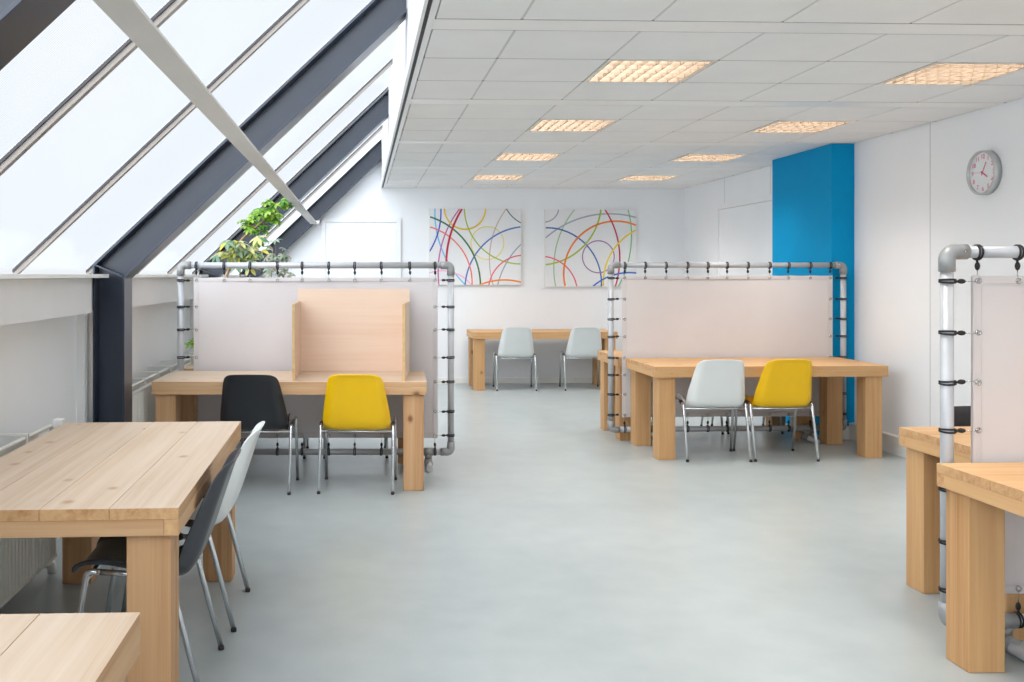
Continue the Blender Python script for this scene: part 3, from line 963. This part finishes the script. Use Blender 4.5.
# ------------------------------------------------------------------ plants
def leaflet(bm, base, d, nrm, L, W):
    d = d.normalized(); s = d.cross(nrm).normalized(); nn = s.cross(d)
    prev = None
    rows = []
    for u, w, dr in ((0, .12, 0), (.3, .8, .03), (.6, 1, .02), (.85, .6, -.04), (1, .06, -.10)):
        c = base + d * (L * u) + nn * (dr * L)
        rows.append([bm.verts.new(c - s * W * w / 2 + nn * W * .12 * w), bm.verts.new(c), bm.verts.new(c + s * W * w / 2 + nn * W * .12 * w)])
    for A, B in zip(rows, rows[1:]):
        for k in range(2):
            bm.faces.new((A[k], A[k + 1], B[k + 1], B[k])).smooth = True
def plant(name, label, cat, pot_c, pot_r, pot_h, pot_mat, stems, clusters, leaf, rnd, nleaf=7, LL=.09, LW=.035):
    t = thing(name, label, cat, pot_c, 0, 'potted plants')
    bm = new(); lathe(bm, [(pot_r * .72, 0), (pot_r * .95, pot_h * .8), (pot_r, pot_h * .82), (pot_r * 1.03, pot_h), (pot_r * .9, pot_h), (pot_r * .88, pot_h * .9), (.01, pot_h * .88)])
    p = obj('pot', bm, pot_mat, t)
    bm = new(); lathe(bm, [(pot_r * .86, pot_h * .885), (pot_r * .8, pot_h * .905), (.01, pot_h * .91)]); obj('soil', bm, 'soil', p)
    O = Vector(pot_c)
    bm = new()
    for st in stems:
        pts = fillet([Vector(q) - O for q in st[0]], .1, 4)
        tube(bm, pts, [st[1] * (1 - .5 * i / len(pts)) for i in range(len(pts))], 8)
    fb = new()
    for c, n, spread in clusters:
        c = Vector(c) - O
        for _ in range(n):
            off = Vector((rnd.gauss(0, spread[0]), rnd.gauss(0, spread[1]), rnd.gauss(0, spread[2])))
            p0 = c + off
            nrm = Vector((rnd.uniform(-.6, .6), rnd.uniform(-.9, .2), 1)).normalized()
            tube(bm, [c + off * .2, p0], .0016, 5)
            a0 = rnd.uniform(0, 6)
            u = nrm.cross(Vector((0, 0, 1)) if abs(nrm.z) < .9 else Vector((1, 0, 0))).normalized(); v = nrm.cross(u)
            for k in range(nleaf):
                a = a0 + 2 * PI * k / nleaf
                d = u * math.cos(a) + v * math.sin(a) - nrm * .35
                leaflet(fb, p0, d, nrm, LL * rnd.uniform(.8, 1.15), LW)
    obj('stems', bm, 'stem', t)
    obj('foliage', fb, leaf, t, normals=False)
rnd = random.Random(3)
plant('potted_plant', 'tall green plant leaning along the dark rafter behind the left screen', 'plant', (-1.30, 9.20, 0), .15, .28, 'terracotta',
      [(((-1.30, 9.2, .2), (-1.28, 9.2, 1.45), (-1.16, 9.2, 1.80), (-.95, 9.2, 1.98), (-.78, 9.2, 2.10)), .014)],
      [((-.88, 9.18, 2.07), 22, (.07, .06, .05)), ((-.99, 9.2, 1.96), 17, (.06, .05, .06)), ((-.74, 9.15, 2.17), 9, (.07, .04, .03)), ((-.95, 9.15, 1.80), 6, (.035, .04, .05))], 'leaf', rnd, LL=.068, LW=.031)
plant('potted_plant', 'shorter variegated yellow and green plant above the left screen', 'plant', (-1.07, 8.70, 0), .14, .26, 'terracotta',
      [(((-1.07, 8.7, .2), (-1.08, 8.7, 1.0), (-1.08, 8.7, 1.58)), .011)],
      [((-1.11, 8.7, 1.67), 24, (.085, .06, .05)), ((-.95, 8.66, 1.63), 10, (.035, .03, .07))], 'leaf_var', rnd, LL=.10, LW=.036)
plant('potted_plant', 'thin grey green plant before the far rafter', 'plant', (-1.00, 11.2, 0), .14, .26, 'white_pot',
      [(((-1.0, 11.2, .2), (-.98, 11.2, .9), (-.95, 11.2, 1.7)), .008), (((-1.0, 11.2, .2), (-1.02, 11.2, .9), (-1.03, 11.2, 1.6)), .008)],
      [((-.98, 11.2, 1.66), 26, (.09, .06, .085)), ((-.93, 11.2, 1.46), 10, (.10, .05, .06))], 'leaf_grey', rnd, nleaf=6, LL=.075, LW=.030)
plant('potted_plant', 'small plant in a white pot behind the left screen tube', 'plant', (-1.335, 7.90, .7505), .055, .09, 'white_pot',
      [(((-1.335, 7.9, .82), (-1.33, 7.9, .92)), .004)],
      [((-1.33, 7.9, .93), 8, (.035, .035, .03))], 'leaf', rnd, nleaf=5, LL=.06, LW=.026)

# ------------------------------------------------------------------ daylight
w = bpy.data.worlds.new('overcast sky'); SC.world = w; w.use_nodes = True
nt = w.node_tree
bg = nt.nodes['Background']
# overcast sky, plus an added bright lobe behind and left as frontal fill
SKY, FILL = .87, 5.0
tc = nt.nodes.new('ShaderNodeTexCoord')
dp = nt.nodes.new('ShaderNodeVectorMath'); dp.operation = 'DOT_PRODUCT'
dp.inputs[1].default_value = Vector((-.45, -.75, .48)).normalized()
nt.links.new(tc.outputs['Generated'], dp.inputs[0])
mxn = nt.nodes.new('ShaderNodeMath'); mxn.operation = 'MAXIMUM'; mxn.inputs[1].default_value = 0
nt.links.new(dp.outputs['Value'], mxn.inputs[0])
pw = nt.nodes.new('ShaderNodeMath'); pw.operation = 'POWER'; pw.inputs[1].default_value = 1.6
nt.links.new(mxn.outputs[0], pw.inputs[0])
ma = nt.nodes.new('ShaderNodeMath'); ma.operation = 'MULTIPLY_ADD'; ma.inputs[1].default_value = FILL; ma.inputs[2].default_value = SKY
nt.links.new(pw.outputs[0], ma.inputs[0]); nt.links.new(ma.outputs[0], bg.inputs[1])
bg.inputs[0].default_value = (.92, .96, 1.0, 1)

# ------------------------------------------------------------------ camera
F, PPX, HY = 960.0, 397.0, 275.2
cd = bpy.data.cameras.new('camera'); cam = bpy.data.objects.new('camera', cd); COL.objects.link(cam)
cd.sensor_width = 36; cd.lens = F * 36 / 1024
cd.shift_x = (512 - PPX) / 1024; cd.shift_y = -(341 - HY) / 1024
cam.location = (0, 0, 1.48); cam.rotation_euler = (R(90), 0, R(-2.2))
cd.clip_start = .05
SC.camera = cam

SC.view_settings.view_transform = 'Standard'
SC.view_settings.look = 'None'
SC.view_settings.gamma = 1
SC.view_settings.use_curve_mapping = False
SC.view_settings.exposure = 0.12
SC.cycles.use_denoising = True
SC.cycles.max_bounces = 12
SC.cycles.diffuse_bounces = 6
SC.cycles.transparent_max_bounces = 16
SC.cycles.caustics_reflective = False
SC.cycles.caustics_refractive = False
SC.cycles.sample_clamp_indirect = 6
